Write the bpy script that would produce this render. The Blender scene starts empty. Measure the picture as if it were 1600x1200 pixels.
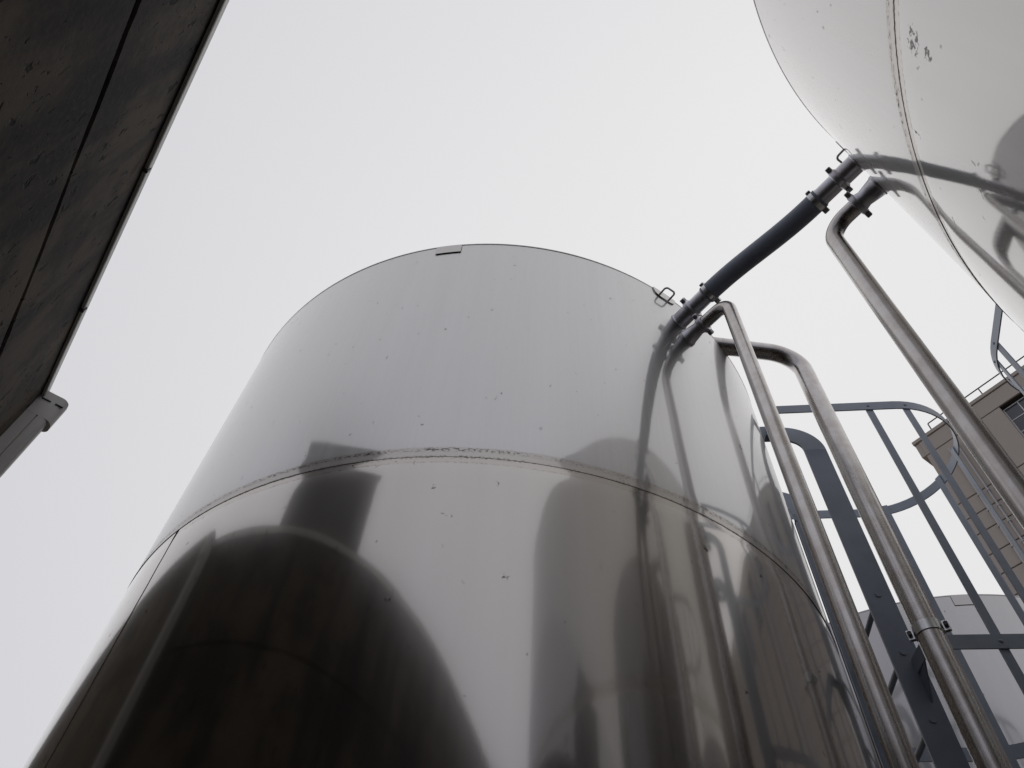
import bpy, bmesh, math, random
from mathutils import Vector, Matrix

# ------------------------------------------------------------------ camera, world, sun, exposure
S = bpy.context.scene
COL = S.collection
EYE = 1.65                                  # camera height above the ground
cam = bpy.data.cameras.new('camera')
cam.sensor_width = 36.0
cam.lens = 1158.54 / 1600 * 36.0
cam.clip_start = 0.02
cam.clip_end = 2000
camo = bpy.data.objects.new('camera', cam)
COL.objects.link(camo)
RT = ((0.9965375, 0.0831449, 0.0), (-0.0675776, 0.8099546, 0.5825863), (0.0484391, -0.5805691, 0.8127689))
camo.matrix_world = Matrix(((RT[0][0], -RT[0][1], -RT[0][2], 0), (RT[1][0], -RT[1][1], -RT[1][2], 0),
                            (RT[2][0], -RT[2][1], -RT[2][2], EYE), (0, 0, 0, 1)))
S.camera = camo

SUN_AZ, SUN_EL = math.radians(35), math.radians(68)
sun_dir = Vector((math.cos(SUN_EL) * math.cos(SUN_AZ), math.cos(SUN_EL) * math.sin(SUN_AZ), math.sin(SUN_EL)))
W = bpy.data.worlds.new('World')
S.world = W
W.use_nodes = True
nt = W.node_tree
nt.nodes.clear()
out = nt.nodes.new('ShaderNodeOutputWorld')
bg_sky = nt.nodes.new('ShaderNodeBackground')
bg_cl = nt.nodes.new('ShaderNodeBackground')
add = nt.nodes.new('ShaderNodeMixShader'); add.inputs[0].default_value = 0.96   # cloud cover
sky = nt.nodes.new('ShaderNodeTexSky')
sky.sky_type = 'NISHITA'
sky.sun_disc = False
sky.sun_elevation = SUN_EL
sky.sun_rotation = math.radians(90) - SUN_AZ
sky.dust_density = 1.0
bg_sky.inputs['Strength'].default_value = 0.10      # the little blue sky that comes through the cloud
nt.links.new(sky.outputs[0], bg_sky.inputs[0])
# the overcast itself: an even grey-white layer, faintly brighter towards the hidden sun
tc = nt.nodes.new('ShaderNodeTexCoord')
dot = nt.nodes.new('ShaderNodeVectorMath'); dot.operation = 'DOT_PRODUCT'
nt.links.new(tc.outputs['Generated'], dot.inputs[0])
dot.inputs[1].default_value = Vector((0.35, 0.60, 0.72)).normalized()
mr = nt.nodes.new('ShaderNodeMapRange')
mr.interpolation_type = 'LINEAR'
mr.inputs['From Min'].default_value = -0.1; mr.inputs['From Max'].default_value = 1.0
nt.links.new(dot.outputs['Value'], mr.inputs['Value'])
mixc = nt.nodes.new('ShaderNodeMixRGB')
mixc.inputs[1].default_value = (0.456, 0.457, 0.522, 1)
mixc.inputs[2].default_value = (0.838, 0.832, 0.832, 1)
nt.links.new(mr.outputs[0], mixc.inputs[0])
nt.links.new(mixc.outputs[0], bg_cl.inputs[0])
bg_cl.inputs['Strength'].default_value = 1.0
nt.links.new(bg_sky.outputs[0], add.inputs[1]); nt.links.new(bg_cl.outputs[0], add.inputs[2])
nt.links.new(add.outputs[0], out.inputs[0])

sl = bpy.data.lights.new('sun', 'SUN')
sl.energy = 0.5
sl.angle = math.radians(150)                # sun wholly diffused by the cloud layer
sl.color = (1.0, 0.985, 0.96)
so = bpy.data.objects.new('sun', sl)
so.rotation_euler = sun_dir.to_track_quat('Z', 'Y').to_euler()
COL.objects.link(so)

S.view_settings.view_transform = 'Standard'
S.view_settings.look = 'None'
S.view_settings.exposure = 0.0
S.view_settings.gamma = 1.0
S.view_settings.use_curve_mapping = False
S.render.engine = 'CYCLES'
S.cycles.max_bounces = 10
S.cycles.glossy_bounces = 8
S.cycles.caustics_reflective = True
S.cycles.sample_clamp_indirect = 6.0

# ------------------------------------------------------------------ helpers
rnd = random.Random(7)

def setp(o, label=None, cat=None, group=None, kind=None):
    if label: o['label'] = label
    if cat: o['category'] = cat
    if group: o['group'] = group
    if kind: o['kind'] = kind
    return o

def empty(name, loc=(0, 0, 0), rz=0.0):
    o = bpy.data.objects.new(name, None)
    o.empty_display_size = 0.2
    COL.objects.link(o)
    o.location = loc
    o.rotation_euler = (0, 0, rz)
    return o

def link(name, bm, m, parent=None, smooth=True, angle=40):
    me = bpy.data.meshes.new(name)
    bmesh.ops.recalc_face_normals(bm, faces=bm.faces)
    if smooth:
        lim = math.radians(angle)
        for f in bm.faces: f.smooth = True
        for e in bm.edges:
            if len(e.link_faces) == 2 and e.calc_face_angle(0) > lim: e.smooth = False
    bm.to_mesh(me); bm.free()
    if m: me.materials.append(m)
    o = bpy.data.objects.new(name, me)
    COL.objects.link(o)
    if parent: o.parent = parent
    return o

def dup(o, parent):
    c = o.copy(); COL.objects.link(c); c.parent = parent
    return c

def box(bm, x0, x1, y0, y1, z0, z1, bev=0.0, seg=2, M=None):
    t = bmesh.new()
    r = bmesh.ops.create_cube(t, size=1.0)
    for v in t.verts:
        v.co = Vector(((x0 + x1) / 2 + v.co.x * (x1 - x0), (y0 + y1) / 2 + v.co.y * (y1 - y0), (z0 + z1) / 2 + v.co.z * (z1 - z0)))
    if bev: bmesh.ops.bevel(t, geom=t.edges[:], offset=bev, segments=seg, affect='EDGES', profile=0.5)
    if M is not None: bmesh.ops.transform(t, matrix=M, verts=t.verts)
    merge(bm, t)
    return bm

def merge(bm, t):
    me = bpy.data.meshes.new('tmp')
    t.to_mesh(me); t.free()
    bm.from_mesh(me)
    bpy.data.meshes.remove(me)

def fillet(pts, rad, n=10):
    pts = [Vector(p) for p in pts]
    outp = [pts[0]]
    for i in range(1, len(pts) - 1):
        a, b, c = pts[i - 1], pts[i], pts[i + 1]
        r = rad[i - 1] if isinstance(rad, (list, tuple)) else rad
        d1 = (a - b).normalized(); d2 = (c - b).normalized()
        ang = d1.angle(d2)
        if abs(ang - math.pi) < 1e-3 or r <= 0: outp.append(b); continue
        L = r / math.tan(ang / 2)
        ctr = b + (d1 + d2).normalized() * (r / math.sin(ang / 2))
        p0 = b + d1 * L - ctr; p1 = b + d2 * L - ctr
        tot = p0.angle(p1); ax = p0.cross(p1).normalized()
        for k in range(n + 1):
            outp.append(ctr + Matrix.Rotation(tot * k / n, 3, ax) @ p0)
    outp.append(pts[-1])
    return outp

def tube(bm, pts, r, seg=24, caps=True):
    pts = [Vector(p) for p in pts]
    rr = r if isinstance(r, (list, tuple)) else [r] * len(pts)
    T = []
    for i in range(len(pts)):
        a = pts[max(i - 1, 0)]; b = pts[min(i + 1, len(pts) - 1)]
        T.append((b - a).normalized())
    up = Vector((0, 0, 1)) if abs(T[0].z) < 0.9 else Vector((1, 0, 0))
    n = (up - T[0] * up.dot(T[0])).normalized()
    rings = []
    for i, p in enumerate(pts):
        n = (n - T[i] * n.dot(T[i])).normalized()
        b = T[i].cross(n)
        rings.append([bm.verts.new(p + (n * math.cos(2 * math.pi * k / seg) + b * math.sin(2 * math.pi * k / seg)) * rr[i]) for k in range(seg)])
    for i in range(len(rings) - 1):
        for k in range(seg):
            bm.faces.new((rings[i][k], rings[i][(k + 1) % seg], rings[i + 1][(k + 1) % seg], rings[i + 1][k]))
    if caps:
        bm.faces.new(rings[0][::-1]); bm.faces.new(rings[-1])
    return bm

def lathe_axis(bm, o, d, prof, seg=32):
    """prof: list of (distance along d, radius)"""
    o = Vector(o); d = Vector(d).normalized()
    pts = [o + d * s for s, _ in prof]
    up = Vector((0, 0, 1)) if abs(d.z) < 0.9 else Vector((1, 0, 0))
    n = (up - d * up.dot(d)).normalized(); b = d.cross(n)
    rings = [[bm.verts.new(p + (n * math.cos(2 * math.pi * k / seg) + b * math.sin(2 * math.pi * k / seg)) * r) for k in range(seg)]
             for p, (_, r) in zip(pts, prof)]
    for i in range(len(rings) - 1):
        for k in range(seg):
            bm.faces.new((rings[i][k], rings[i][(k + 1) % seg], rings[i + 1][(k + 1) % seg], rings[i + 1][k]))
    bm.faces.new(rings[0][::-1]); bm.faces.new(rings[-1])
    return bm

def ribbon(bm, pts, wdir, w, nrm, t):
    """flat bar along pts: wdir(i) width direction, nrm(i) thickness direction"""
    rings = []
    for i, p in enumerate(pts):
        p = Vector(p); a = Vector(wdir(i)).normalized() * (w / 2); n = Vector(nrm(i)).normalized() * (t / 2)
        rings.append([bm.verts.new(q) for q in (p - a - n, p + a - n, p + a + n, p - a + n)])
    for i in range(len(rings) - 1):
        for k in range(4):
            bm.faces.new((rings[i][k], rings[i][(k + 1) % 4], rings[i + 1][(k + 1) % 4], rings[i + 1][k]))
    bm.faces.new(rings[0][::-1]); bm.faces.new(rings[-1])
    return bm

def polar(c, az, r, z):
    a = math.radians(az)
    return Vector((c[0] + r * math.cos(a), c[1] + r * math.sin(a), z))

# ------------------------------------------------------------------ materials
class NB:
    def __init__(s, name):
        s.m = bpy.data.materials.new(name); s.m.use_nodes = True
        s.t = s.m.node_tree; s.t.nodes.clear()
        s.out = s.n('ShaderNodeOutputMaterial')
        s.co = s.n('ShaderNodeTexCoord').outputs['Object']
    def n(s, k): return s.t.nodes.new(k)
    def l(s, a, b): s.t.links.new(a, b)
    def setin(s, sock, v):
        if hasattr(v, 'is_output'): s.l(v, sock)
        else: sock.default_value = v
    def math(s, op, a, b=0.0, clamp=False):
        n = s.n('ShaderNodeMath'); n.operation = op; n.use_clamp = clamp
        s.setin(n.inputs[0], a); s.setin(n.inputs[1], b)
        return n.outputs[0]
    def ramp(s, v, lo, hi, a=0.0, b=1.0, smooth=True):
        n = s.n('ShaderNodeMapRange')
        if smooth: n.interpolation_type = 'SMOOTHSTEP'
        s.setin(n.inputs['Value'], v)
        for k, x in (('From Min', lo), ('From Max', hi), ('To Min', a), ('To Max', b)): n.inputs[k].default_value = x
        return n.outputs[0]
    def map(s, scale=(1, 1, 1), rot=(0, 0, 0), loc=(0, 0, 0), v=None):
        n = s.n('ShaderNodeMapping'); s.l(v or s.co, n.inputs[0])
        n.inputs['Scale'].default_value = scale; n.inputs['Rotation'].default_value = rot; n.inputs['Location'].default_value = loc
        return n.outputs[0]
    def noise(s, scale, detail=4, rough=0.55, v=None, dist=0.0):
        n = s.n('ShaderNodeTexNoise'); s.l(v or s.co, n.inputs['Vector'])
        n.inputs['Scale'].default_value = scale; n.inputs['Detail'].default_value = detail
        n.inputs['Roughness'].default_value = rough; n.inputs['Distortion'].default_value = dist
        return n.outputs['Fac']
    def voro(s, scale, v=None, rnd=1.0, dim='3D'):
        n = s.n('ShaderNodeTexVoronoi'); n.voronoi_dimensions = dim; s.l(v or s.co, n.inputs['Vector']); n.inputs['Scale'].default_value = scale
        n.inputs['Randomness'].default_value = rnd
        return n.outputs['Distance'], n.outputs['Color']
    def mix(s, f, a, b):
        n = s.n('ShaderNodeMixRGB'); s.setin(n.inputs[0], f); s.setin(n.inputs[1], a); s.setin(n.inputs[2], b)
        return n.outputs[0]
    def sep(s, v):
        n = s.n('ShaderNodeSeparateXYZ'); s.l(v, n.inputs[0]); return n.outputs
    def bsdf(s, color, rough, metal=0.0, spec=0.5, normal=None):
        n = s.n('ShaderNodeBsdfPrincipled')
        s.setin(n.inputs['Base Color'], color); s.setin(n.inputs['Roughness'], rough); s.setin(n.inputs['Metallic'], metal)
        n.inputs['Specular IOR Level'].default_value = spec
        if normal is not None: s.l(normal, n.inputs['Normal'])
        return n.outputs[0]
    def bump(s, h, dist, strength=1.0):
        n = s.n('ShaderNodeBump'); n.inputs['Strength'].default_value = strength; n.inputs['Distance'].default_value = dist
        s.l(h, n.inputs['Height']); return n.outputs[0]
    def mixsh(s, f, a, b):
        n = s.n('ShaderNodeMixShader'); s.setin(n.inputs[0], f); s.l(a, n.inputs[1]); s.l(b, n.inputs[2]); return n.outputs[0]
    def done(s, sh): s.l(sh, s.out.inputs[0]); return s.m

def C(r, g, b): return (r, g, b, 1)

def tank_steel(name, haze, base, seams=(), smudge=None, sharp=0.05, seed=0, wide=0.34):
    b = NB(name)
    z = b.sep(b.co)[2]
    off = b.map(loc=(seed * 3.1, seed * 1.7, 0))
    big = b.noise(0.9, 3, 0.5, off)
    streak = b.noise(1.0, 5, 0.6, b.map(scale=(9, 9, 0.35), loc=(seed, 0, 0)))
    grain = b.noise(1.0, 3, 0.7, b.map(scale=(220, 220, 30)))
    # brushed mill finish: a sharp mirror lobe under a broad hazy one
    hz = b.math('ADD', haze, b.math('MULTIPLY', b.math('SUBTRACT', streak, 0.5), haze * 0.55), True)
    hz = b.math('ADD', hz, b.math('MULTIPLY', b.math('SUBTRACT', big, 0.5), haze * 0.5), True)
    col = b.mix(streak, C(base[0] * .93, base[1] * .92, base[2] * .90), C(base[0] * 1.05, base[1] * 1.05, base[2] * 1.05))
    nrm = b.bump(b.math('ADD', b.math('MULTIPLY', grain, 0.02), b.noise(2.2, 2, 0.4, off)), 0.0022, 0.5)
    # seam: heat-tinted rough band with grime on both sides of the weld
    band = None
    for zs in seams:
        dz = b.math('SUBTRACT', z, zs)
        w = b.math('MULTIPLY', b.noise(6, 2), 0.012)
        up = b.ramp(b.math('ADD', dz, w), 0.050, 0.058, 1, 0); dn = b.ramp(b.math('SUBTRACT', dz, w), -0.040, -0.032, 0, 1)
        k = b.math('MULTIPLY', up, dn)
        edge = b.math('ADD', b.ramp(b.math('ABSOLUTE', b.math('SUBTRACT', b.math('ABSOLUTE', dz), 0.036)), 0.0, 0.016, 1, 0), b.ramp(b.math('ABSOLUTE', dz), 0.0, 0.012, 0.9, 0), True)
        band = (k, edge) if band is None else (b.math('MAXIMUM', band[0], k), b.math('MAXIMUM', band[1], edge))
    # fly specks and droppings
    xyz = b.sep(b.co)
    cx_ = b.n('ShaderNodeCombineXYZ')
    b.l(b.math('MULTIPLY', b.math('ARCTAN2', xyz[1], xyz[0]), TR), cx_.inputs[0]); b.l(xyz[2], cx_.inputs[1])
    dv = b.map(scale=(1, 0.66, 1), loc=(seed, seed * .3, 0), v=cx_.outputs[0])
    warp = b.n('ShaderNodeTexNoise'); warp.inputs['Scale'].default_value = 26; b.l(b.co, warp.inputs['Vector'])
    va = b.n('ShaderNodeVectorMath'); va.operation = 'MULTIPLY_ADD'
    b.l(warp.outputs['Color'], va.inputs[0]); va.inputs[1].default_value = (0.05, 0.05, 0.05); b.l(dv, va.inputs[2])
    d1, c1 = b.voro(4.3, va.outputs[0], 1.0, '2D'); d2, c2_ = b.voro(13.0, va.outputs[0], 1.0, '2D')
    s1 = b.math('MULTIPLY', b.ramp(d1, 0.012, 0.044, 1, 0), b.ramp(b.sep(c1)[0], 0.50, 0.56))
    s1 = b.math('MULTIPLY', s1, b.ramp(b.noise(95, 2), 0.48, 0.58))
    s2 = b.math('MULTIPLY', b.ramp(d2, 0.02, 0.07, 1, 0), b.ramp(b.sep(c2_)[1], 0.80, 0.88))
    dirt = b.math('MAXIMUM', b.math('MULTIPLY', s1, 0.85), b.math('MULTIPLY', s2, 0.42))
    if band:
        g = b.math('MULTIPLY', b.ramp(b.noise(1.0, 3, 0.7, b.map(scale=(95, 95, 150))), 0.48, 0.59), b.ramp(b.noise(5, 3), 0.34, 0.58, 0.3, 1))
        dirt = b.math('MAXIMUM', dirt, b.math('MULTIPLY', b.math('MULTIPLY', g, band[1]), b.math('MULTIPLY', band[0], 0.95)))
        hz = b.math('MAXIMUM', hz, b.math('MULTIPLY', band[0], 0.55))
        col = b.mix(b.math('MULTIPLY', band[0], 0.7), col, C(0.43, 0.40, 0.365))
    if smudge:
        for p, rad, st in smudge:
            dd = b.n('ShaderNodeVectorMath'); dd.operation = 'DISTANCE'; b.l(b.co, dd.inputs[0]); dd.inputs[1].default_value = p
            k = b.ramp(dd.outputs['Value'], rad * 0.3, rad, 1, 0)
            q = b.ramp(b.math('ADD', b.noise(80, 4, 0.65), b.math('MULTIPLY', k, 0.22)), 0.66, 0.74)
            dirt = b.math('MAXIMUM', dirt, b.math('MULTIPLY', b.math('MULTIPLY', q, b.ramp(k, 0.0, 0.25)), st))
    sh = b.mixsh(hz, b.bsdf(col, sharp, 1.0, 0.5, nrm), b.bsdf(col, wide, 1.0, 0.5, nrm))
    return b.done(b.mixsh(dirt, sh, b.bsdf(C(0.035, 0.028, 0.022), 0.8)))

def pipe_steel(name, base=(0.36, 0.335, 0.31), rough=0.30, grime=0.5):
    b = NB(name)
    fine = b.noise(1, 4, 0.7, b.map(scale=(160, 160, 22)))
    mott = b.noise(14, 4, 0.6)
    drip = b.noise(1, 4, 0.6, b.map(scale=(40, 40, 1.2)))
    col = b.mix(b.ramp(mott, 0.35, 0.7), C(*base), C(base[0] * .84, base[1] * .81, base[2] * .78))
    col = b.mix(b.math('MULTIPLY', b.ramp(drip, 0.55, 0.75), grime), col, C(0.19, 0.16, 0.135))
    ro = b.math('ADD', rough - 0.03, b.math('MULTIPLY', fine, 0.09))
    return b.done(b.bsdf(col, ro, 1.0, 0.5))

def paint(name, a, c2, rough=0.42, chip=0.12):
    b = NB(name)
    n1 = b.noise(6, 4); n2 = b.noise(1, 5, 0.7, b.map(scale=(60, 60, 10)))
    col = b.mix(b.ramp(n1, 0.35, 0.7), C(*a), C(*c2))
    col = b.mix(b.math('MULTIPLY', b.ramp(n2, 0.66, 0.74), chip), col, C(0.10, 0.07, 0.05))
    return b.done(b.bsdf(col, rough, 0.0, 0.5, b.bump(n2, 0.0005, 0.4)))

def rubber():
    b = NB('hose rubber')
    n1 = b.noise(9, 4); n2 = b.noise(180, 2)
    col = b.mix(b.ramp(n1, 0.3, 0.75), C(0.198, 0.216, 0.268), C(0.226, 0.244, 0.296))
    return b.done(b.bsdf(col, 0.55, 0.0, 0.4, b.bump(n2, 0.0008, 0.5)))

def concrete(name, dark, mid, pits=True):
    b = NB(name)
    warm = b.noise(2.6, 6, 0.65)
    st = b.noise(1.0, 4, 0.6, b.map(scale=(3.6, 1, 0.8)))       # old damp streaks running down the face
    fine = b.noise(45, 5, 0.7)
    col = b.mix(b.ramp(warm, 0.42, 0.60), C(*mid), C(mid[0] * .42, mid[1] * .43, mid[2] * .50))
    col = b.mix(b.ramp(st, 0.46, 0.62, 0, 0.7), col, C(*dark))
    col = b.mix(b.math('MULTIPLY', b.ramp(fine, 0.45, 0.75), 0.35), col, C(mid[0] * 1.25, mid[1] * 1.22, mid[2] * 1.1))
    h = b.math('MULTIPLY', fine, 0.25)
    if pits:
        wv = b.n('ShaderNodeTexNoise'); wv.inputs['Scale'].default_value = 30; b.l(b.co, wv.inputs['Vector'])
        va = b.n('ShaderNodeVectorMath'); va.operation = 'MULTIPLY_ADD'
        b.l(wv.outputs['Color'], va.inputs[0]); va.inputs[1].default_value = (0.06, 0.06, 0.06); xz = b.sep(b.map(scale=(1.15, 1, 0.5), rot=(0, math.radians(6), 0))); cb = b.n('ShaderNodeCombineXYZ')
        b.l(xz[0], cb.inputs[0]); b.l(xz[2], cb.inputs[1]); b.l(cb.outputs[0], va.inputs[2])
        d, c = b.voro(15, va.outputs[0], 1.0, '2D')
        p = b.math('MULTIPLY', b.ramp(d, 0.08, 0.20, 1, 0), b.ramp(b.sep(c)[0], 0.62, 0.68))
        d2, c2_ = b.voro(50, va.outputs[0], 1.0, '2D')
        p = b.math('MAXIMUM', p, b.math('MULTIPLY', b.ramp(d2, 0.10, 0.24, 1, 0), b.ramp(b.sep(c2_)[0], 0.78, 0.84)))
        p = b.math('MULTIPLY', p, b.ramp(b.noise(2.2, 3), 0.40, 0.56))
        col = b.mix(b.math('MULTIPLY', p, 0.95), col, C(0.006, 0.005, 0.005))
        h = b.math('SUBTRACT', h, b.math('MULTIPLY', p, 0.7))
    return b.done(b.bsdf(col, 0.88, 0.0, 0.25, b.bump(h, 0.006, 0.8)))

def plain(name, a, rough, var=0.12, scale=5, metal=0.0, spec=0.4, drip=0.0, dripc=(0.05, 0.045, 0.04)):
    b = NB(name)
    n1 = b.noise(scale, 5, 0.6)
    col = b.mix(n1, C(*[x * (1 - var) for x in a]), C(*[x * (1 + var) for x in a]))
    if drip:
        d = b.noise(1, 5, 0.6, b.map(scale=(scale * 3, scale * 3, scale * .25)))
        col = b.mix(b.math('MULTIPLY', b.ramp(d, 0.5, 0.75), drip), col, C(*dripc))
    return b.done(b.bsdf(col, rough, metal, spec, b.bump(b.noise(scale * 20, 3), 0.001, 0.4)))

# ------------------------------------------------------------------ layout (metres; the eye stands at x = y = 0)
TR = 1.6                                     # tank radius
T1 = Vector((-0.0392, 3.2255, 0)); T2 = Vector((2.249, -0.374, 0)); T3 = Vector((3.553, 5.535, 0))
RIM = EYE + 3.4778; SEAM2 = EYE + 1.8388; SEAM1 = SEAM2 - (RIM - SEAM2)

M_weld = plain('weld bead', (0.15, 0.105, 0.08), 0.55, 0.3, 60, 0.6)
M_weld2 = plain('pinkish weld bead', (0.36, 0.27, 0.24), 0.5, 0.2, 60, 0.5)
M_rim = pipe_steel('rim steel', (0.42, 0.41, 0.40), 0.3, 0.3)
M_pipe = pipe_steel('weathered pipe steel', (0.52, 0.50, 0.485), 0.26, 0.3)
M_pipe2 = pipe_steel('tea-stained pipe steel', (0.46, 0.44, 0.428), 0.26, 0.35)
M_fit = pipe_steel('fitting steel', (0.50, 0.50, 0.53), 0.36, 0.2)
M_bright = pipe_steel('bright clamp steel', (0.62, 0.63, 0.63), 0.28, 0.1)
M_rub = rubber()
M_lad = paint('blue-grey ladder paint', (0.165, 0.192, 0.245), (0.130, 0.153, 0.200))
M_neck = paint('paler ladder paint', (0.230, 0.262, 0.310), (0.200, 0.228, 0.272))  # paler blue-grey than the stringers, used on goosenecks, hoops and cage bars
M_bolt = plain('dark bolt steel', (0.05, 0.05, 0.055), 0.45, 0.2, 40, 0.6)
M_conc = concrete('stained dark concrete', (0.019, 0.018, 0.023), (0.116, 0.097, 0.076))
M_joint = plain('joint filler', (0.024, 0.022, 0.021), 0.9, 0.3, 30)
M_cope = plain('coping sheet', (0.56, 0.55, 0.52), 0.45, 0.10, 4, 0.0, 0.5, 0.25)
M_down = plain('downspout sheet', (0.48, 0.467, 0.445), 0.6, 0.06, 6, 0.0, 0.5, 0.3, (0.15, 0.13, 0.12))
M_house = plain('dark housing sheet', (0.045, 0.045, 0.05), 0.5, 0.2, 3, 0.0, 0.5, 0.3)
M_tan = plain('tan render', (0.37, 0.335, 0.30), 0.85, 0.06, 0.5, 0.0, 0.3, 0.15, (0.27, 0.24, 0.21))
M_tanj = plain('dark panel joint', (0.03, 0.025, 0.02), 0.9)
M_frame = plain('white window frame', (0.55, 0.56, 0.58), 0.4)
M_cond = plain('grey conduit paint', (0.36, 0.36, 0.37), 0.4)
M_rail = plain('rust brown rail paint', (0.06, 0.045, 0.04), 0.5)

def glass():
    b = NB('window glass')
    return b.done(b.bsdf(b.mix(b.noise(0.6, 2), C(0.035, 0.042, 0.055), C(0.055, 0.06, 0.075)), 0.06, 0.0, 0.5))
M_glass = glass()

def ground_mat():
    b = NB('yard concrete')
    n1 = b.noise(0.5, 6, 0.6); n2 = b.noise(24, 4, 0.7)
    col = b.mix(n1, C(0.24, 0.215, 0.185), C(0.33, 0.305, 0.27))
    col = b.mix(b.math('MULTIPLY', n2, 0.4), col, C(0.10, 0.085, 0.07))
    return b.done(b.bsdf(col, 0.85, 0.0, 0.3, b.bump(n2, 0.004, 0.6)))

# ------------------------------------------------------------------ ground
bm = bmesh.new()
bmesh.ops.create_grid(bm, x_segments=8, y_segments=8, size=600)
setp(link('ground', bm, ground_mat(), smooth=False), kind='structure')

# ------------------------------------------------------------------ tanks
def shell(z0, z1, seed, nz=56, nseg=320, pinch=0.0015):
    r = random.Random(seed)
    ph = [(r.uniform(0, 6.28), r.uniform(0, 6.28)) for _ in range(5)]
    bm = bmesh.new(); rings = []
    for j in range(nz + 1):
        # rows bunch up near the welds, where the sheet pulls in a little
        t = j / nz; t = 0.5 - 0.5 * math.cos(math.pi * t)
        z = z0 + (z1 - z0) * t
        ring = []
        for i in range(nseg):
            a = 2 * math.pi * i / nseg
            d = 0.0
            for k, zs in enumerate((SEAM1, SEAM2)):
                d -= pinch * math.exp(-((z - zs) / 0.05) ** 2)
            d += 0.0007 * math.sin(3 * a + ph[0][0]) * math.sin(2.1 * z + ph[0][1])
            d += 0.00025 * math.sin(9 * a + ph[1][0] + 1.2 * z) + 0.0003 * math.sin(2.6 * z + ph[2][0] + 2 * a)
            rad = TR + d
            ring.append(bm.verts.new((rad * math.cos(a), rad * math.sin(a), z)))
        rings.append(ring)
    for j in range(nz):
        for i in range(nseg):
            bm.faces.new((rings[j][i], rings[j][(i + 1) % nseg], rings[j + 1][(i + 1) % nseg], rings[j + 1][i]))
    return bm

def ring_bm(r, z, rad, nseg=256, seg=8, a0=None, a1=None):
    bm = bmesh.new()
    rings = []
    for i in range(nseg):
        a = 2 * math.pi * i / nseg
        k = []
        for s in range(seg):
            b = 2 * math.pi * s / seg
            rr = r + rad[0] * math.cos(b)
            k.append(bm.verts.new((rr * math.cos(a), rr * math.sin(a), z + rad[1] * math.sin(b))))
        rings.append(k)
    for i in range(nseg):
        for s in range(seg):
            bm.faces.new((rings[i][s], rings[(i + 1) % nseg][s], rings[(i + 1) % nseg][(s + 1) % seg], rings[i][(s + 1) % seg]))
    return bm

def curved_plate(az0, az1, z0, z1, r0, r1, n=10, round_c=0.0):
    """plate lying on the shell between two azimuths (degrees)"""
    bm = bmesh.new(); cols = []
    for i in range(n + 1):
        t = i / n
        a = math.radians(az0 + (az1 - az0) * t)
        lift = 0.0
        if round_c:
            e = min(t, 1 - t) * (az1 - az0) * math.pi / 180 * r1
            if e < round_c: lift = round_c - math.sqrt(max(round_c ** 2 - (round_c - e) ** 2, 0))
        cols.append([bm.verts.new((r * math.cos(a), r * math.sin(a), z)) for r, z in ((r0, z0 + lift), (r1, z0 + lift), (r1, z1), (r0, z1))])
    for i in range(n):
        for k in range(4):
            bm.faces.new((cols[i][k], cols[i][(k + 1) % 4], cols[i + 1][(k + 1) % 4], cols[i + 1][k]))
    bm.faces.new(cols[0][::-1]); bm.faces.new(cols[-1])
    return bm

LUGDIR = Vector((-0.714, -0.459, 0.47)).normalized()

def clamp_bm(o, d, r, w=0.028, lug=0.025):
    """bolted two-half pipe clamp: grooved ring with two bolted ears"""
    bm = bmesh.new(); d = Vector(d).normalized(); o = Vector(o)
    lathe_axis(bm, o - d * (w / 2), d, [(0, r), (0, r * 1.18), (0.004, r * 1.28), (w - 0.004, r * 1.28), (w, r * 1.18), (w, r)], 32)
    u = (LUGDIR - d * LUGDIR.dot(d)).normalized(); v = d.cross(u)
    for s in (-1, 1):
        cpos = o + u * s * (r * 1.28 + lug * 0.22)
        Mx = Matrix((( *u, 0), (*d, 0), (*v, 0), (0, 0, 0, 1))).transposed(); Mx.translation = cpos
        for k in (-1, 1):
            box(bm, -lug / 2, lug / 2, -w * .42, w * .42, k * lug * .40 - lug * .22, k * lug * .40 + lug * .22, 0.003, 1, Mx)
        lathe_axis(bm, cpos - v * lug * 0.95, v, [(0, 0.0055), (0.0, 0.009), (0.007, 0.009), (0.007, 0.005), (lug * 1.5, 0.005), (lug * 1.5, 0.009), (lug * 1.75, 0.009)], 6)
    return bm

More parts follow.
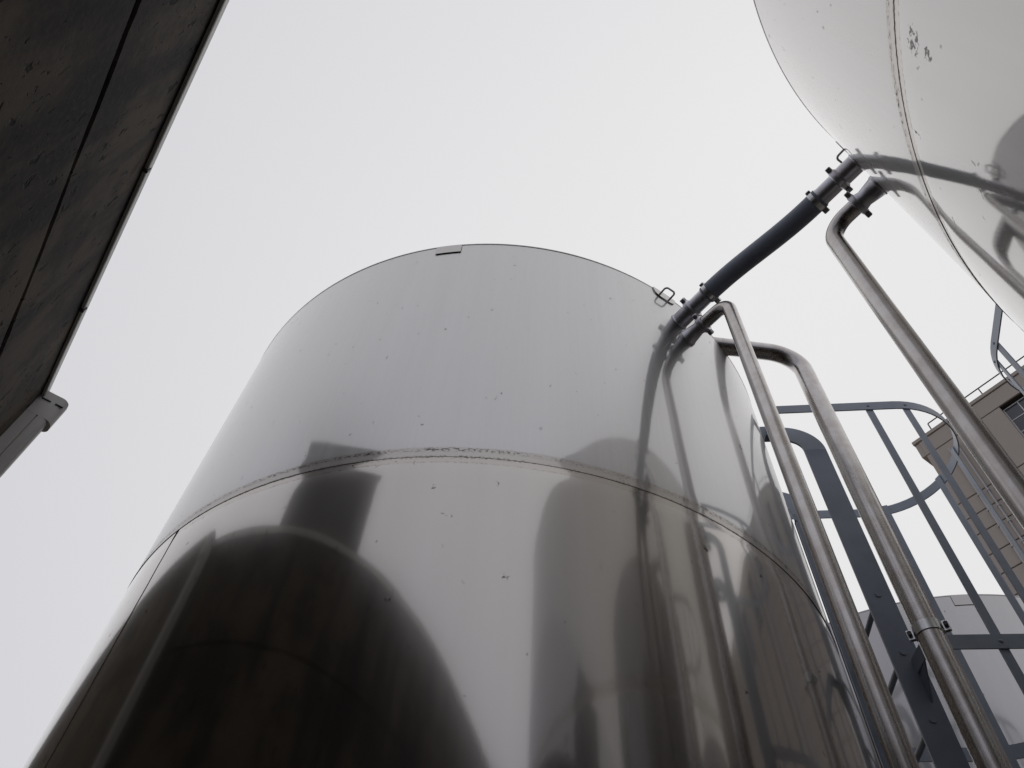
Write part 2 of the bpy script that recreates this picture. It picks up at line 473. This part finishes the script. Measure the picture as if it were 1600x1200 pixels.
def tank(loc, label, seed, steel, nozzles=(), vseams=(), plate_az=(-104.5, -99.8), lug_az=None, weld=None, pinch=0.0015, bead=0.0013):
    weld = weld or M_weld
    root = empty('steel_tank', (loc[0], loc[1], 0))
    setp(root, label, 'tank', 'stainless steel storage tanks')
    link('bottom_shell', shell(0.12, SEAM1, seed, 24, pinch=pinch), steel[0], root)
    link('lower_shell', shell(SEAM1, SEAM2, seed, pinch=pinch), steel[0], root)
    link('upper_shell', shell(SEAM2, RIM, seed + 50, pinch=pinch), steel[1], root)
    bm = bmesh.new()
    lathe_axis(bm, (0, 0, 0), (0, 0, 1), [(0, TR + 0.06), (0.10, TR + 0.06), (0.12, TR - 0.01)], 128)
    link('plinth', bm, M_plinth, root)
    # rolled top edge, then the shallow conical roof that starts inside it
    bm = ring_bm(TR - 0.002, RIM + 0.001, (0.0045, 0.006), 256, 8)
    link('rim', bm, M_rim, root)
    bm = bmesh.new()
    lathe_axis(bm, (0, 0, RIM - 0.012), (0, 0, 1), [(0, TR - 0.008), (0.10, TR * 0.55), (0.16, 0.05)], 128)
    link('roof', bm, steel[1], root)
    for z in (SEAM1, SEAM2):
        link('weld_seam', ring_bm(TR - pinch + 0.0004, z, (bead, bead), 320, 6), weld, root)
    for az, z0, z1 in vseams:
        a = math.radians(az)
        pts = []; n = 40
        for k in range(n + 1):
            aa = a + 0.0007 * math.sin(k * 1.9) ; z = z0 + (z1 - z0) * k / n
            pts.append((math.cos(aa) * (TR - 0.0006), math.sin(aa) * (TR - 0.0006), z))
        bm = bmesh.new(); tube(bm, pts, 0.0021, 6); link('weld_seam', bm, M_weld, root)
    # small rectangular plate hung at the rim, standing proud on a spacer
    if plate_az:
        p = link('rim_plate', curved_plate(plate_az[0], plate_az[1], RIM - 0.082, RIM - 0.003, TR + 0.0026, TR + 0.0052, 8), M_plate, root)
        link('spacer', curved_plate(plate_az[0] + .25, plate_az[1] - .5, RIM - 0.0805, RIM - 0.004, TR + 0.0008, TR + 0.0026, 8), M_bolt, p)
    if lug_az is not None:
        p = link('lug_plate', curved_plate(lug_az - 2.6, lug_az + 2.6, RIM - 0.062, RIM + 0.004, TR + 0.0005, TR + 0.007, 16, 0.05), M_plate, root)
        bm = bmesh.new()
        z = RIM - 0.03
        A = polar((0, 0), lug_az - 1.1, TR + 0.004, z); B = polar((0, 0), lug_az + 1.1, TR + 0.004, z)
        r_ = (A + B); r_.z = 0; r_.normalize()
        tube(bm, fillet([A, A + r_ * 0.050, B + r_ * 0.050, B], 0.016), 0.0052, 12)
        link('lug_rod', bm, M_fit, p)
    for az, z, r, L, kind in nozzles:
        o = polar((0, 0), az, TR - 0.02, z); d = Vector((math.cos(math.radians(az)), math.sin(math.radians(az)), 0))
        bm = bmesh.new()
        if kind == 'hose':
            lathe_axis(bm, o, d, [(0, r * 1.1), (0.024, r * 1.12), (0.030, r), (0.02 + L - 0.016, r), (0.02 + L - 0.010, r * 1.16), (0.02 + L - 0.002, r * 1.16)], 40)
        else:
            lathe_axis(bm, o, d, [(0, r * 1.42), (0.03, r * 1.42), (0.034, r * 1.30), (0.02 + L - 0.03, r * 1.02), (0.02 + L - 0.010, r * 1.16), (0.02 + L - 0.002, r * 1.16)], 40)
        link('nozzle', bm, M_fit, root)
    return root

M_plinth = plain('plinth concrete', (0.25, 0.24, 0.22), 0.9)
M_plate = tank_steel('plate steel', 0.4, (0.42, 0.41, 0.40))

BASE = (0.465, 0.447, 0.426); BASEU = (0.500, 0.495, 0.494); BASE2 = (0.425, 0.416, 0.408)
t1_lo = tank_steel('tank steel lower', 0.54, BASE, (SEAM1, SEAM2), None, 0.062, 1, 0.19)
t1_up = tank_steel('tank steel upper', 0.55, BASEU, (SEAM2,), None, 0.065, 2, 0.38)
sm = [((TR * -0.916, TR * 0.401, EYE + 1.735), 0.048, 0.75), ((TR * -0.913, TR * 0.408, EYE + 1.66), 0.030, 0.75)]
t2_lo = tank_steel('second tank steel lower', 0.24, BASE2, (SEAM1, SEAM2), sm, 0.045, 3, 0.32)
t2_up = tank_steel('second tank steel upper', 0.32, BASE2, (SEAM2,), None, 0.06, 4, 0.38)
t3_lo = tank_steel('far tank steel', 0.55, (0.44, 0.435, 0.43), (SEAM1, SEAM2), None, 0.08, 5)

Z_H1, Z_H2, Z_A, Z_C = EYE + 3.265, EYE + 3.20, EYE + 3.14, EYE + 2.965
AZ_H1, AZ_H2, AZ_A, AZ_C = -57.8, 122.3, -56.6, 121.7
tank(T1, 'tall mirror-finish steel tank filling the middle, reflecting the dark wall', 11, (t1_lo, t1_up),
     [(AZ_H1, Z_H1, 0.0435, 0.095, 'hose'), (AZ_A, Z_A, 0.032, 0.105, 'pipe')], [(-135.2, SEAM1, SEAM2), (70, SEAM2, RIM)], lug_az=-60.3)
tank(T2, 'steel tank overhead at the upper right with a black smudge on its shell', 23, (t2_lo, t2_up),
     [(AZ_H2, Z_H2, 0.0445, 0.095, 'hose'), (AZ_C, Z_C, 0.035, 0.105, 'pipe')], [(-20, SEAM1, SEAM2)], lug_az=119.9, weld=M_weld2, pinch=0.0010, bead=0.0010)
tank(T3, 'pale farther steel tank seen low at the right behind the ladder cage', 37, (t3_lo, t3_lo), [], [(20, SEAM1, SEAM2)])

# ------------------------------------------------------------------ hose between the two tanks
root = empty('rubber_hose', polar(T1, AZ_H1, TR, Z_H1))
setp(root, 'thick dark rubber hose sloping across the gap between the two nearest tanks', 'hose')
inv = Matrix.Translation(-root.location)
d1 = Vector((math.cos(math.radians(AZ_H1)), math.sin(math.radians(AZ_H1)), 0)); d2 = Vector((math.cos(math.radians(AZ_H2)), math.sin(math.radians(AZ_H2)), 0))
A = polar(T1, AZ_H1, TR + 0.195, Z_H1); B = polar(T2, AZ_H2, TR + 0.20, Z_H2)
def bez(t):
    L = (B - A).length
    p0, p3 = A - d1 * 0.0, B; p1 = A + d1 * L * 0.36 + Vector((0, 0, 0.004)); p2 = B + d2 * L * 0.36 + Vector((0, 0, -0.012))
    s = 1 - t
    return p0 * s ** 3 + p1 * 3 * s * s * t + p2 * 3 * s * t * t + p3 * t ** 3
bm = bmesh.new()
pts = [bez(k / 40) - root.location for k in range(41)]
tube(bm, pts, 0.0475, 40)
link('hose_body', bm, M_rub, root)
for P0, dd, zz, cc in ((A, d1, Z_H1, T1), (B, d2, Z_H2, T2)):
    o = P0 - root.location
    bm = bmesh.new()       # hose tail with its ferrule, from the nozzle clamp into the hose
    lathe_axis(bm, o - dd * 0.099, dd, [(0, 0.0475), (0.008, 0.0475), (0.014, 0.0415), (0.090, 0.0415), (0.094, 0.0435), (0.115, 0.0435)], 36)
    link('hose_tail', bm, M_fit, root)
    bm = bmesh.new()
    lathe_axis(bm, o + dd * 0.012, dd, [(0, 0.0476), (0, 0.0508), (0.022, 0.0508), (0.022, 0.0476)], 40)
    u = (LUGDIR - dd * LUGDIR.dot(dd)).normalized(); v = dd.cross(u)
    Mx = Matrix(((*u, 0), (*dd, 0), (*v, 0), (0, 0, 0, 1))).transposed(); Mx.translation = o + dd * 0.021 - u * 0.056
    box(bm, -0.012, 0.012, -0.013, 0.013, -0.016, 0.016, 0.003, 1, Mx)
    Mx.translation = o + dd * 0.021 + u * 0.054
    box(bm, -0.007, 0.007, -0.011, 0.011, -0.012, 0.012, 0.003, 1, Mx)
    link('band_clamp', bm, M_bright, root)
    link('coupling_clamp', clamp_bm(o - dd * 0.101, dd, 0.0425), M_fit, root)

# ------------------------------------------------------------------ pipes
def drop_pipe(name_label, c, az, z, r0, r1, rad, bend, clamp_r, mat):
    d = Vector((math.cos(math.radians(az)), math.sin(math.radians(az)), 0))
    foot = polar(c, az, r1, 0)
    root = empty('drop_pipe', foot)
    setp(root, name_label, 'pipe')
    p0 = polar(c, az, r0, z) - foot; p1 = polar(c, az, r1, z) - foot
    bm = bmesh.new()
    tube(bm, fillet([p0, p1, Vector((0, 0, 0.0))], bend, 14), rad, 36)
    link('tube', bm, mat, root)
    bm = bmesh.new()
    lathe_axis(bm, p0, d, [(0, rad * 1.30), (0.008, rad * 1.30), (0.014, rad), (0.015, rad * 0.9)], 36)
    link('ferrule', bm, M_fit, root)
    link('coupling_clamp', clamp_bm(p0 - d * 0.001, d, rad * 1.16, 0.026, 0.024), M_fit, root)
    bm = bmesh.new()
    lathe_axis(bm, (0, 0, 0), (0, 0, 1), [(0, rad * 2.2), (0.016, rad * 2.2), (0.016, rad * 1.1)], 32)
    link('floor_flange', bm, M_fit, root)
    return root

drop_pipe('thin weathered steel pipe bending down from the middle tank just below the hose', T1, AZ_A, Z_A, TR + 0.108, TR + 0.263, 0.0320, 0.072, 0.036, M_pipe)
drop_pipe('tea-stained steel pipe running down from the overhead tank across the tan building', T2, AZ_C, Z_C, TR + 0.108, TR + 0.258, 0.0350, 0.095, 0.038, M_pipe2)

# the third pipe comes off the roof of the middle tank
vx, vy = 1.556, 2.157
root = empty('roof_pipe', (vx, vy, 0))
setp(root, 'thick steel pipe leaving over the middle tank rim, strapped with a bolted clamp', 'pipe')
bm = bmesh.new()
ZB = EYE + 3.505
tube(bm, fillet([(0.72 - vx, 2.122 - vy, ZB + 0.0), (0, 0, ZB), (0, 0, 0)], 0.16, 16), 0.0475, 40)
link('tube', bm, M_pipe, root)
bm = bmesh.new()
lathe_axis(bm, (0, 0, 0), (0, 0, 1), [(0, 0.10), (0.018, 0.10), (0.018, 0.05)], 32)
link('floor_flange', bm, M_fit, root)
zc = EYE + 1.712
bm = bmesh.new()
lathe_axis(bm, (0, 0, zc - 0.020), (0, 0, 1), [(0, 0.0478), (0, 0.0515), (0.040, 0.0515), (0.040, 0.0478)], 40)
va = math.radians(54.2); rv = Vector((math.sin(va), -math.cos(va), 0)); fv = Vector((math.cos(va), math.sin(va), 0))
for s in (-1, 1):
    Mx = Matrix(((*rv, 0), (*fv, 0), (0, 0, 1, 0), (0, 0, 0, 1))).transposed(); Mx.translation = rv * s * 0.060 + Vector((0, 0, zc))
    box(bm, -0.012, 0.012, -0.008, -0.003, -0.020, 0.020, 0.001, 1, Mx)
    box(bm, -0.012, 0.012, 0.003, 0.008, -0.020, 0.020, 0.001, 1, Mx)
cl = link('pipe_clamp', bm, M_bright, root)
for s in (-1, 1):
    bm = bmesh.new()
    lathe_axis(bm, rv * s * 0.062 + Vector((0, 0, zc)) - fv * 0.022, fv, [(0, 0.009), (0.008, 0.009), (0.008, 0.005), (0.036, 0.005), (0.036, 0.009), (0.044, 0.009)], 6)
    link('bolt', bm, M_bolt, cl)

# thin wire hanging beside the middle tank
root = empty('wire', (1.65 * 1.0, 2.965, 0))
setp(root, 'thin dark wire hanging between the middle tank and its ladder', 'wire')
az = math.radians(60.82); rr = 3.34
root.location = (rr * math.cos(az), rr * math.sin(az), 0)
bm = bmesh.new()
zt = EYE + rr * 0.8895
tube(bm, fillet([(-0.004, -0.035, zt - 0.02), (-0.002, -0.03, zt), (0, 0, zt), (0, 0, 0.3)], 0.008), 0.003, 8)
link('cord', bm, M_bolt, root)
bm = bmesh.new(); box(bm, -0.03, 0.03, -0.03, 0.03, 0, 0.3, 0.005)
link('ground_post', bm, M_bolt, root)

# ------------------------------------------------------------------ caged ladders
def ladder(c, theta, label):
    rs = 1.87
    th = math.radians(theta)
    root = empty('caged_ladder', (c[0] + rs * math.cos(th), c[1] + rs * math.sin(th), 0), th)
    setp(root, label, 'ladder', 'caged ladders up the tanks')
    hw, sw, stt, cx, cr = 0.26, 0.122, 0.012, 0.46, 0.435
    ztop = EYE + 3.325; Rg = 0.15
    # stringers: flat bars with a rolled gooseneck at the top that returns to the shell
    for s in (-1, 1):
        bm = bmesh.new()
        ribbon(bm, [(0, s * hw, 0.0), (0, s * hw, ztop - 0.001)], lambda i: (1, 0, 0), sw, lambda i: (0, 1, 0), stt)
        st = link('stringer', bm, M_lad, root, False)
        bm = bmesh.new(); pts = []; wd = []; n = 14
        for k in range(n + 1):
            a = math.pi / 2 * k / n
            pts.append((-Rg + Rg * math.cos(a), s * hw, ztop + Rg * math.sin(a))); wd.append((math.cos(a), 0, math.sin(a)))
        pts.append((-0.20, s * hw, ztop + Rg)); wd.append((0, 0, 1))
        ribbon(bm, pts, lambda i: wd[i], sw, lambda i: (0, 1, 0), stt)
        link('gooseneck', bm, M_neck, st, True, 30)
        # bolted end plate and the angle it bolts to on the shell
        bm = bmesh.new()
        box(bm, -0.268, -0.165, s * hw - stt / 2 - 0.010, s * hw - stt / 2 - 0.0005, ztop + Rg - 0.066, ztop + Rg + 0.066, 0.002, 1)
        pl = link('end_plate', bm, M_lad, st)
        for dz in (-0.034, 0.034):
            bm = bmesh.new()
            lathe_axis(bm, (-0.222, s * hw - stt / 2 - 0.010, ztop + Rg + dz), (0, -1, 0), [(0, 0.013), (0.011, 0.013), (0.013, 0.010)], 6)
            link('bolt', bm, M_bolt, st)
        bm = bmesh.new()
        box(bm, -0.268, -0.160, s * hw - 0.07, s * hw - 0.017, ztop + Rg - 0.082, ztop + Rg - 0.070, 0.002, 1)
        link('angle_bracket', bm, M_lad, st)
        # lower stand-off to the shell
        bm = bmesh.new()
        box(bm, -0.275, -0.061, s * hw - 0.006, s * hw + 0.006, 1.0, 1.06, 0.002, 1)
        link('stand_off', bm, M_lad, st)
    z = EYE + 2.299
    while z - 0.305 > 0.2: z -= 0.305
    proto = None
    while z < EYE + 2.35:
        if proto is None:
            bm = bmesh.new(); tube(bm, [(0, -hw - 0.010, 0), (0, hw + 0.010, 0)], 0.0135, 14)
            proto = link('rung', bm, M_lad, root); proto.location.z = z
        else:
            o = dup(proto, root); o.location.z = z
        z += 0.305
    # cage hoops: flat bar on edge round three sides
    zh1 = EYE + 3.492; zh2 = EYE + 1.923
    def hoop(zh, x0, close):
        pts = []; nr = []
        if close: pts.append((0.02, -hw - 0.010, zh)); nr.append((1, 0, 0)); pts.append((0.03, -cr + 0.02, zh)); nr.append((1, -.4, 0))
        pts.append((x0, -cr, zh)); nr.append((0, -1, 0))
        for k in range(33):
            a = math.radians(-90 + 180 * k / 32)
            pts.append((cx + cr * math.cos(a), cr * math.sin(a), zh)); nr.append((math.cos(a), math.sin(a), 0))
        pts.append((x0, cr, zh)); nr.append((0, 1, 0))
        if close: pts.append((0.03, cr - 0.02, zh)); nr.append((1, .4, 0)); pts.append((0.02, hw + 0.010, zh)); nr.append((1, 0, 0))
        bm = bmesh.new()
        ribbon(bm, pts, lambda i: (0, 0, 1), 0.066, lambda i: nr[i], 0.007)
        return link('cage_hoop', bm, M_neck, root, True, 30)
    h = hoop(zh1, -0.235, False)
    for s in (-1, 1):
        bm = bmesh.new()
        box(bm, -0.233, -0.185, min(s * (hw + 0.012), s * (cr - 0.004)), max(s * (hw + 0.012), s * (cr - 0.004)), zh1 - 0.004, zh1 + 0.004)
        link('hoop_tab', bm, M_lad, h)
    for zz in (zh2, zh2 - 1.35):
        h = hoop(zz, 0.05, True)
        for s in (-1, 1):      # triangular gusset under the hoop at the stringer
            bm = bmesh.new()
            v = [bm.verts.new((x, s * (hw + y), zz + dz)) for x in (0.024, 0.031) for y, dz in ((0.008, -0.033), (0.10, -0.033), (0.008, -0.16))]
            bm.faces.new((v[0], v[1], v[2])); bm.faces.new((v[5], v[4], v[3]))
            for a_, b_ in ((0, 1), (1, 2), (2, 0)): bm.faces.new((v[a_], v[b_], v[b_ + 3], v[a_ + 3]))
            link('gusset', bm, M_lad, h, False)
    # upright cage bars, riveted inside the hoops
    zb, zt = 1.95, zh1 + 0.036
    def bar(x, y, nx, ny):
        bm = bmesh.new(); tx, ty = -ny, nx
        x -= nx * 0.0072; y -= ny * 0.0072
        ribbon(bm, [(x, y, zb), (x, y, zt)], lambda i: (tx, ty, 0), 0.038, lambda i: (nx, ny, 0), 0.007)
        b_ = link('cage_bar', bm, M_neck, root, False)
        for zz in (zh1, zh2):
            bm = bmesh.new()
            lathe_axis(bm, (x + nx * 0.009, y + ny * 0.009, zz), (nx, ny, 0), [(0, 0.009), (0.004, 0.008), (0.006, 0.004)], 10)
            link('rivet', bm, M_lad, b_)
    bar(0.316, -cr, 0, -1)
    bar(0.455, cr, 0, 1)
    for ph in (-82, -7, 24, 74):
        a = math.radians(ph); bar(cx + cr * math.cos(a), cr * math.sin(a), math.cos(a), math.sin(a))
    return root

ladder(T1, -9.1, 'blue-grey caged ladder standing against the middle tank at the right')
ladder(T2, 71.7, 'blue-grey caged ladder of the overhead tank, its hoop cut by the right edge')

# ------------------------------------------------------------------ the concrete building at the left
AL = Vector((-0.541, 0.841, 0)); NN = Vector((0.841, 0.541, 0))
bld = empty('concrete_building', NN * -0.569, math.atan2(AL.y, AL.x))       # local x along the wall, local y into the building
setp(bld, 'dark stained concrete building with a thin metal coping at the upper left', 'building')
WT = EYE + 2.40; WJ = EYE + 1.765; XE = 2.668; X0 = -6.0
def ragged_panel(z0, z1, seed, top=True, bot=True):
    r = random.Random(seed); bm = bmesh.new(); n = 170; cols = []
    wob = 0.0; wob2 = 0.0
    for i in range(n + 1):
        x = X0 + (XE - X0) * i / n
        wob = wob * 0.86 + r.uniform(-.0042, .0042); wob2 = wob2 * 0.86 + r.uniform(-.0042, .0042)
        a = z0 + (wob if bot else 0); b = z1 + (wob2 if top else 0)
        e = 0.006
        cols.append([bm.verts.new(p) for p in ((x, 0.25, a), (x, e, a), (x, 0, a + e), (x, 0, b - e), (x, e, b), (x, 0.25, b))])
    for i in range(n):
        for k in range(6):
            bm.faces.new((cols[i][k], cols[i][(k + 1) % 6], cols[i + 1][(k + 1) % 6], cols[i + 1][k]))
    bm.faces.new(cols[0][::-1]); bm.faces.new(cols[-1])
    return bm
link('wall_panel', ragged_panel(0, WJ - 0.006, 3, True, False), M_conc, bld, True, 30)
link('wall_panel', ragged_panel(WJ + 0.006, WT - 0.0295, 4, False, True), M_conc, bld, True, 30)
bm = bmesh.new(); box(bm, X0 + 0.01, XE - 0.01, 0.009, 0.2, WJ - 0.03, WJ + 0.03)
link('joint_filler', bm, M_joint, bld, False)
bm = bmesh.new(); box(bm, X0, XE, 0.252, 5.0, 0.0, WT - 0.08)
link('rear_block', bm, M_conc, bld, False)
edges = [XE + 0.02, 2.156, 1.480]
while edges[-1] > X0: edges.append(edges[-1] - 0.676)
for i in range(len(edges) - 1):
    bm = bmesh.new()
    x1, x0 = edges[i] - 0.0012, edges[i + 1] + 0.0012
    # folded sheet: drip lip in front, flat top, turned-down back
    prof = [(-0.014, WT - 0.050), (-0.016, WT - 0.045), (-0.014, WT), (0.27, WT + 0.004), (0.27, WT - 0.028), (0.002, WT - 0.029), (-0.004, WT - 0.030), (-0.004, WT - 0.050)]
    a = [bm.verts.new((x0, y, z)) for y, z in prof]; b = [bm.verts.new((x1, y, z)) for y, z in prof]
    for k in range(len(prof)): bm.faces.new((a[k], a[(k + 1) % len(prof)], b[(k + 1) % len(prof)], b[k]))
    bm.faces.new(a[::-1]); bm.faces.new(b)
    cp = link('coping', bm, M_cope, bld, False)
    if i:
        bm = bmesh.new(); box(bm, x1 - 0.008, x1 + 0.004, -0.0195, -0.002, WT - 0.058, WT - 0.03, 0.001, 1)
        link('joint_clip', bm, M_bolt, cp, False)
# corner downspout: ribbed box section with a folded head
def spout_bm(x0, x1, y0, y1, z0, z1, rib=True, r=0.02):
    bm = bmesh.new(); ym = y0 + 0.044
    prof = [(x1, y1)]
    prof += [(x0, y1)]
    if rib: prof += [(x0, ym + 0.003), (x0 + 0.006, ym + 0.0015), (x0 + 0.006, ym - 0.0015), (x0 - 0.001, ym - 0.003)]
    for k in range(7):
        a = math.pi / 2 * k / 6
        prof.append((x0 + r - r * math.cos(a), y0 + r - r * math.sin(a)))
    for k in range(7):
        a = math.pi / 2 * k / 6
        prof.append((x1 - r + r * math.sin(a), y0 + r - r * math.cos(a)))
    lo = [bm.verts.new((x, y, z0)) for x, y in prof]; hi = [bm.verts.new((x, y, z1)) for x, y in prof]
    n = len(prof)
    for k in range(n): bm.faces.new((lo[k], lo[(k + 1) % n], hi[(k + 1) % n], hi[k]))
    bm.faces.new(lo[::-1]); bm.faces.new(hi)
    return bm
ds = link('downspout', spout_bm(XE + 0.001, XE + 0.068, -0.088, 0.06, 0.1, WT - 0.13), M_down, bld, True, 35)
hd = link('spout_head', spout_bm(XE + 0.0005, XE + 0.080, -0.104, 0.07, WT - 0.150, WT - 0.012, False, 0.03), M_down, ds, True, 35)
for y0, y1 in ((-0.048, -0.012), (-0.098, -0.066)):
    bm = bmesh.new(); box(bm, XE - 0.003, XE + 0.003, y0, y1, WT - 0.062, WT - 0.057)
    link('head_seam', bm, M_joint, ds, False)
# set-back wing beyond the corner, with its own coping
bm = bmesh.new(); box(bm, XE + 0.3, 7.5, 0.25, 5.0, 0, EYE + 2.72, 0.008)
link('side_wing', bm, M_conc, bld, False)
bm = bmesh.new(); box(bm, XE + 0.29, 7.52, 0.235, 0.5, EYE + 2.722, EYE + 2.75, 0.003)
link('wing_coping', bm, M_cope, bld, False)

# rooftop housing that shows only as a reflection in the tank
M4 = Matrix.Translation(bld.location) @ Matrix.Rotation(bld.rotation_euler.z, 4, 'Z')
hs = empty('rooftop_housing', M4 @ Vector((1.64, 1.1, WT - 0.08)), bld.rotation_euler.z)
setp(hs, 'dark box housing above the wall, showing as the block reflected in the middle tank', 'rooftop unit')
bm = bmesh.new(); box(bm, -0.56, 0.56, -0.5, 0.5, 0, EYE + 3.60 - WT + 0.08, 0.01)
link('casing', bm, M_house, hs, False)
bm = bmesh.new(); box(bm, -0.585, 0.585, -0.525, 0.525, EYE + 3.602 - WT + 0.08, EYE + 3.65 - WT + 0.08, 0.008)
link('lid', bm, M_house, hs, False)
for k in range(5):
    bm = bmesh.new(); box(bm, -0.50 + k * 0.215, -0.50 + k * 0.215 + 0.14, -0.509, -0.5008, 0.12, 1.1, 0.002, 1)
    link('front_rib', bm, M_house, hs, False)

# ------------------------------------------------------------------ the tan building far to the right
K = 2.5
tan = empty('tan_building', NN * 10.5 * K, math.atan2(-0.841, 0.541))        # local x to the right along the facade, local y into it
setp(tan, 'tall tan building with roof railing and gridded window far behind the pipes', 'building')
def zz(v): return EYE + v * K
XL, XR = -2.82 * K, 38.0
levels = [10.48, 10.13, 8.92, 8.59, 8.26, 7.86, 7.5, 7.12, 6.76, 6.4, 6.0, 5.6, 5.2, 4.8, 4.4, 4.0, 3.5, 3.0, 2.5, 2.0, 1.5, 1.0, 0.5, 0.0, -0.66]
G = 0.022
wins = [(-1.45 * K, -0.71 * K), (0.35 * K, 1.09 * K), (2.1 * K, 2.84 * K), (3.9 * K, 4.64 * K), (5.7 * K, 6.44 * K), (7.5 * K, 8.24 * K)]
for i in range(len(levels) - 1):
    za, zb_ = zz(levels[i + 1]) + G, zz(levels[i]) - G
    spans = [(XL, XR)]
    if i == 1:
        xs = [XL] + [v for w_ in wins for v in w_] + [XR]
        spans = [(xs[k], xs[k + 1]) for k in range(0, len(xs), 2)]
    for x0, x1 in spans:
        bm = bmesh.new(); box(bm, x0, x1, 0, 0.4, za, zb_, 0.012, 1)
        link('wall_panel', bm, M_tan, tan, False)
bm = bmesh.new(); box(bm, XL + 0.03, XR, 0.402, 9, 0.0, zz(10.4))
link('rear_block', bm, M_tanj, tan, False)
for v in levels[1:-1]:
    bm = bmesh.new(); box(bm, XL + 0.02, XR - 0.02, 0.06, 0.401, zz(v) - G, zz(v) + G)
    link('joint_filler', bm, M_tanj, tan, False)
# parapet box wraps the left corner and overhangs it
bm = bmesh.new(); box(bm, XL - 0.22, XL - 0.002, 0.03, 9, zz(10.15), zz(10.47), 0.01, 1)
link('parapet_return', bm, M_tan, tan, False)
bm = bmesh.new(); box(bm, XL - 0.26, XR, -0.04, 0.5, zz(10.487), zz(10.56), 0.01, 1)
link('coping', bm, M_tan, tan, False)
for x0, x1 in wins:
    za, zb_ = zz(8.96), zz(10.10)
    f = bmesh.new(); fr = 0.045; y = 0.22
    box(f, x0 + .002, x0 + fr, y, y + .07, za, zb_); box(f, x1 - fr, x1 - .002, y, y + .07, za, zb_)
    box(f, x0 + fr, x1 - fr, y, y + .07, zb_ - fr, zb_); box(f, x0 + fr, x1 - fr, y, y + .07, za, za + fr)
    nc, nr = 3, 4
    for k in range(1, nc): xx = x0 + (x1 - x0) * k / nc; box(f, xx - .02, xx + .02, y + .004, y + .06, za + fr, zb_ - fr)
    for k in range(1, nr): zk = za + (zb_ - za) * k / nr; box(f, x0 + fr, x1 - fr, y + .008, y + .056, zk - .02, zk + .02)
    wf = link('window', f, M_frame, tan, False)
    for a in range(nc):
        for c in range(nr):
            bm = bmesh.new()
            xa = x0 + (x1 - x0) * a / nc + .021; xb = x0 + (x1 - x0) * (a + 1) / nc - .021
            ya = za + (zb_ - za) * c / nr + .021; yb = za + (zb_ - za) * (c + 1) / nr - .021
            box(bm, xa, xb, y + .025, y + .035, ya, yb)
            link('pane', bm, M_glass, wf, False)
for xc, rad in ((-2.44 * K, 0.055), (-2.30 * K, 0.04), (-2.20 * K, 0.025)):
    bm = bmesh.new(); tube(bm, [(xc, -rad - 0.02, 0.2), (xc, -rad - 0.02, zz(9.95))], rad, 14)
    cd = link('conduit', bm, M_cond, tan)
    for v in levels[2:12]:
        bm = bmesh.new(); box(bm, xc - rad * 1.6, xc + rad * 1.6, -rad * 2 - 0.03, 0.001, zz(v) - 0.25, zz(v) - 0.21)
        link('strap', bm, M_cond, cd, False)
bm = bmesh.new()
tube(bm, fillet([(-2.53 * K, 0.12, zz(10.56)), (-2.53 * K, 0.12, zz(10.775)), (XR - 0.3, 0.12, zz(10.775))], 0.05), 0.028, 12)
link('roof_rail', bm, M_rail, tan)
x = -1.53 * K
while x < XR - 0.5:
    bm = bmesh.new(); tube(bm, [(x, 0.12, zz(10.555)), (x, 0.12, zz(10.775))], 0.026, 10)
    link('rail_post', bm, M_rail, tan); x += 2.5
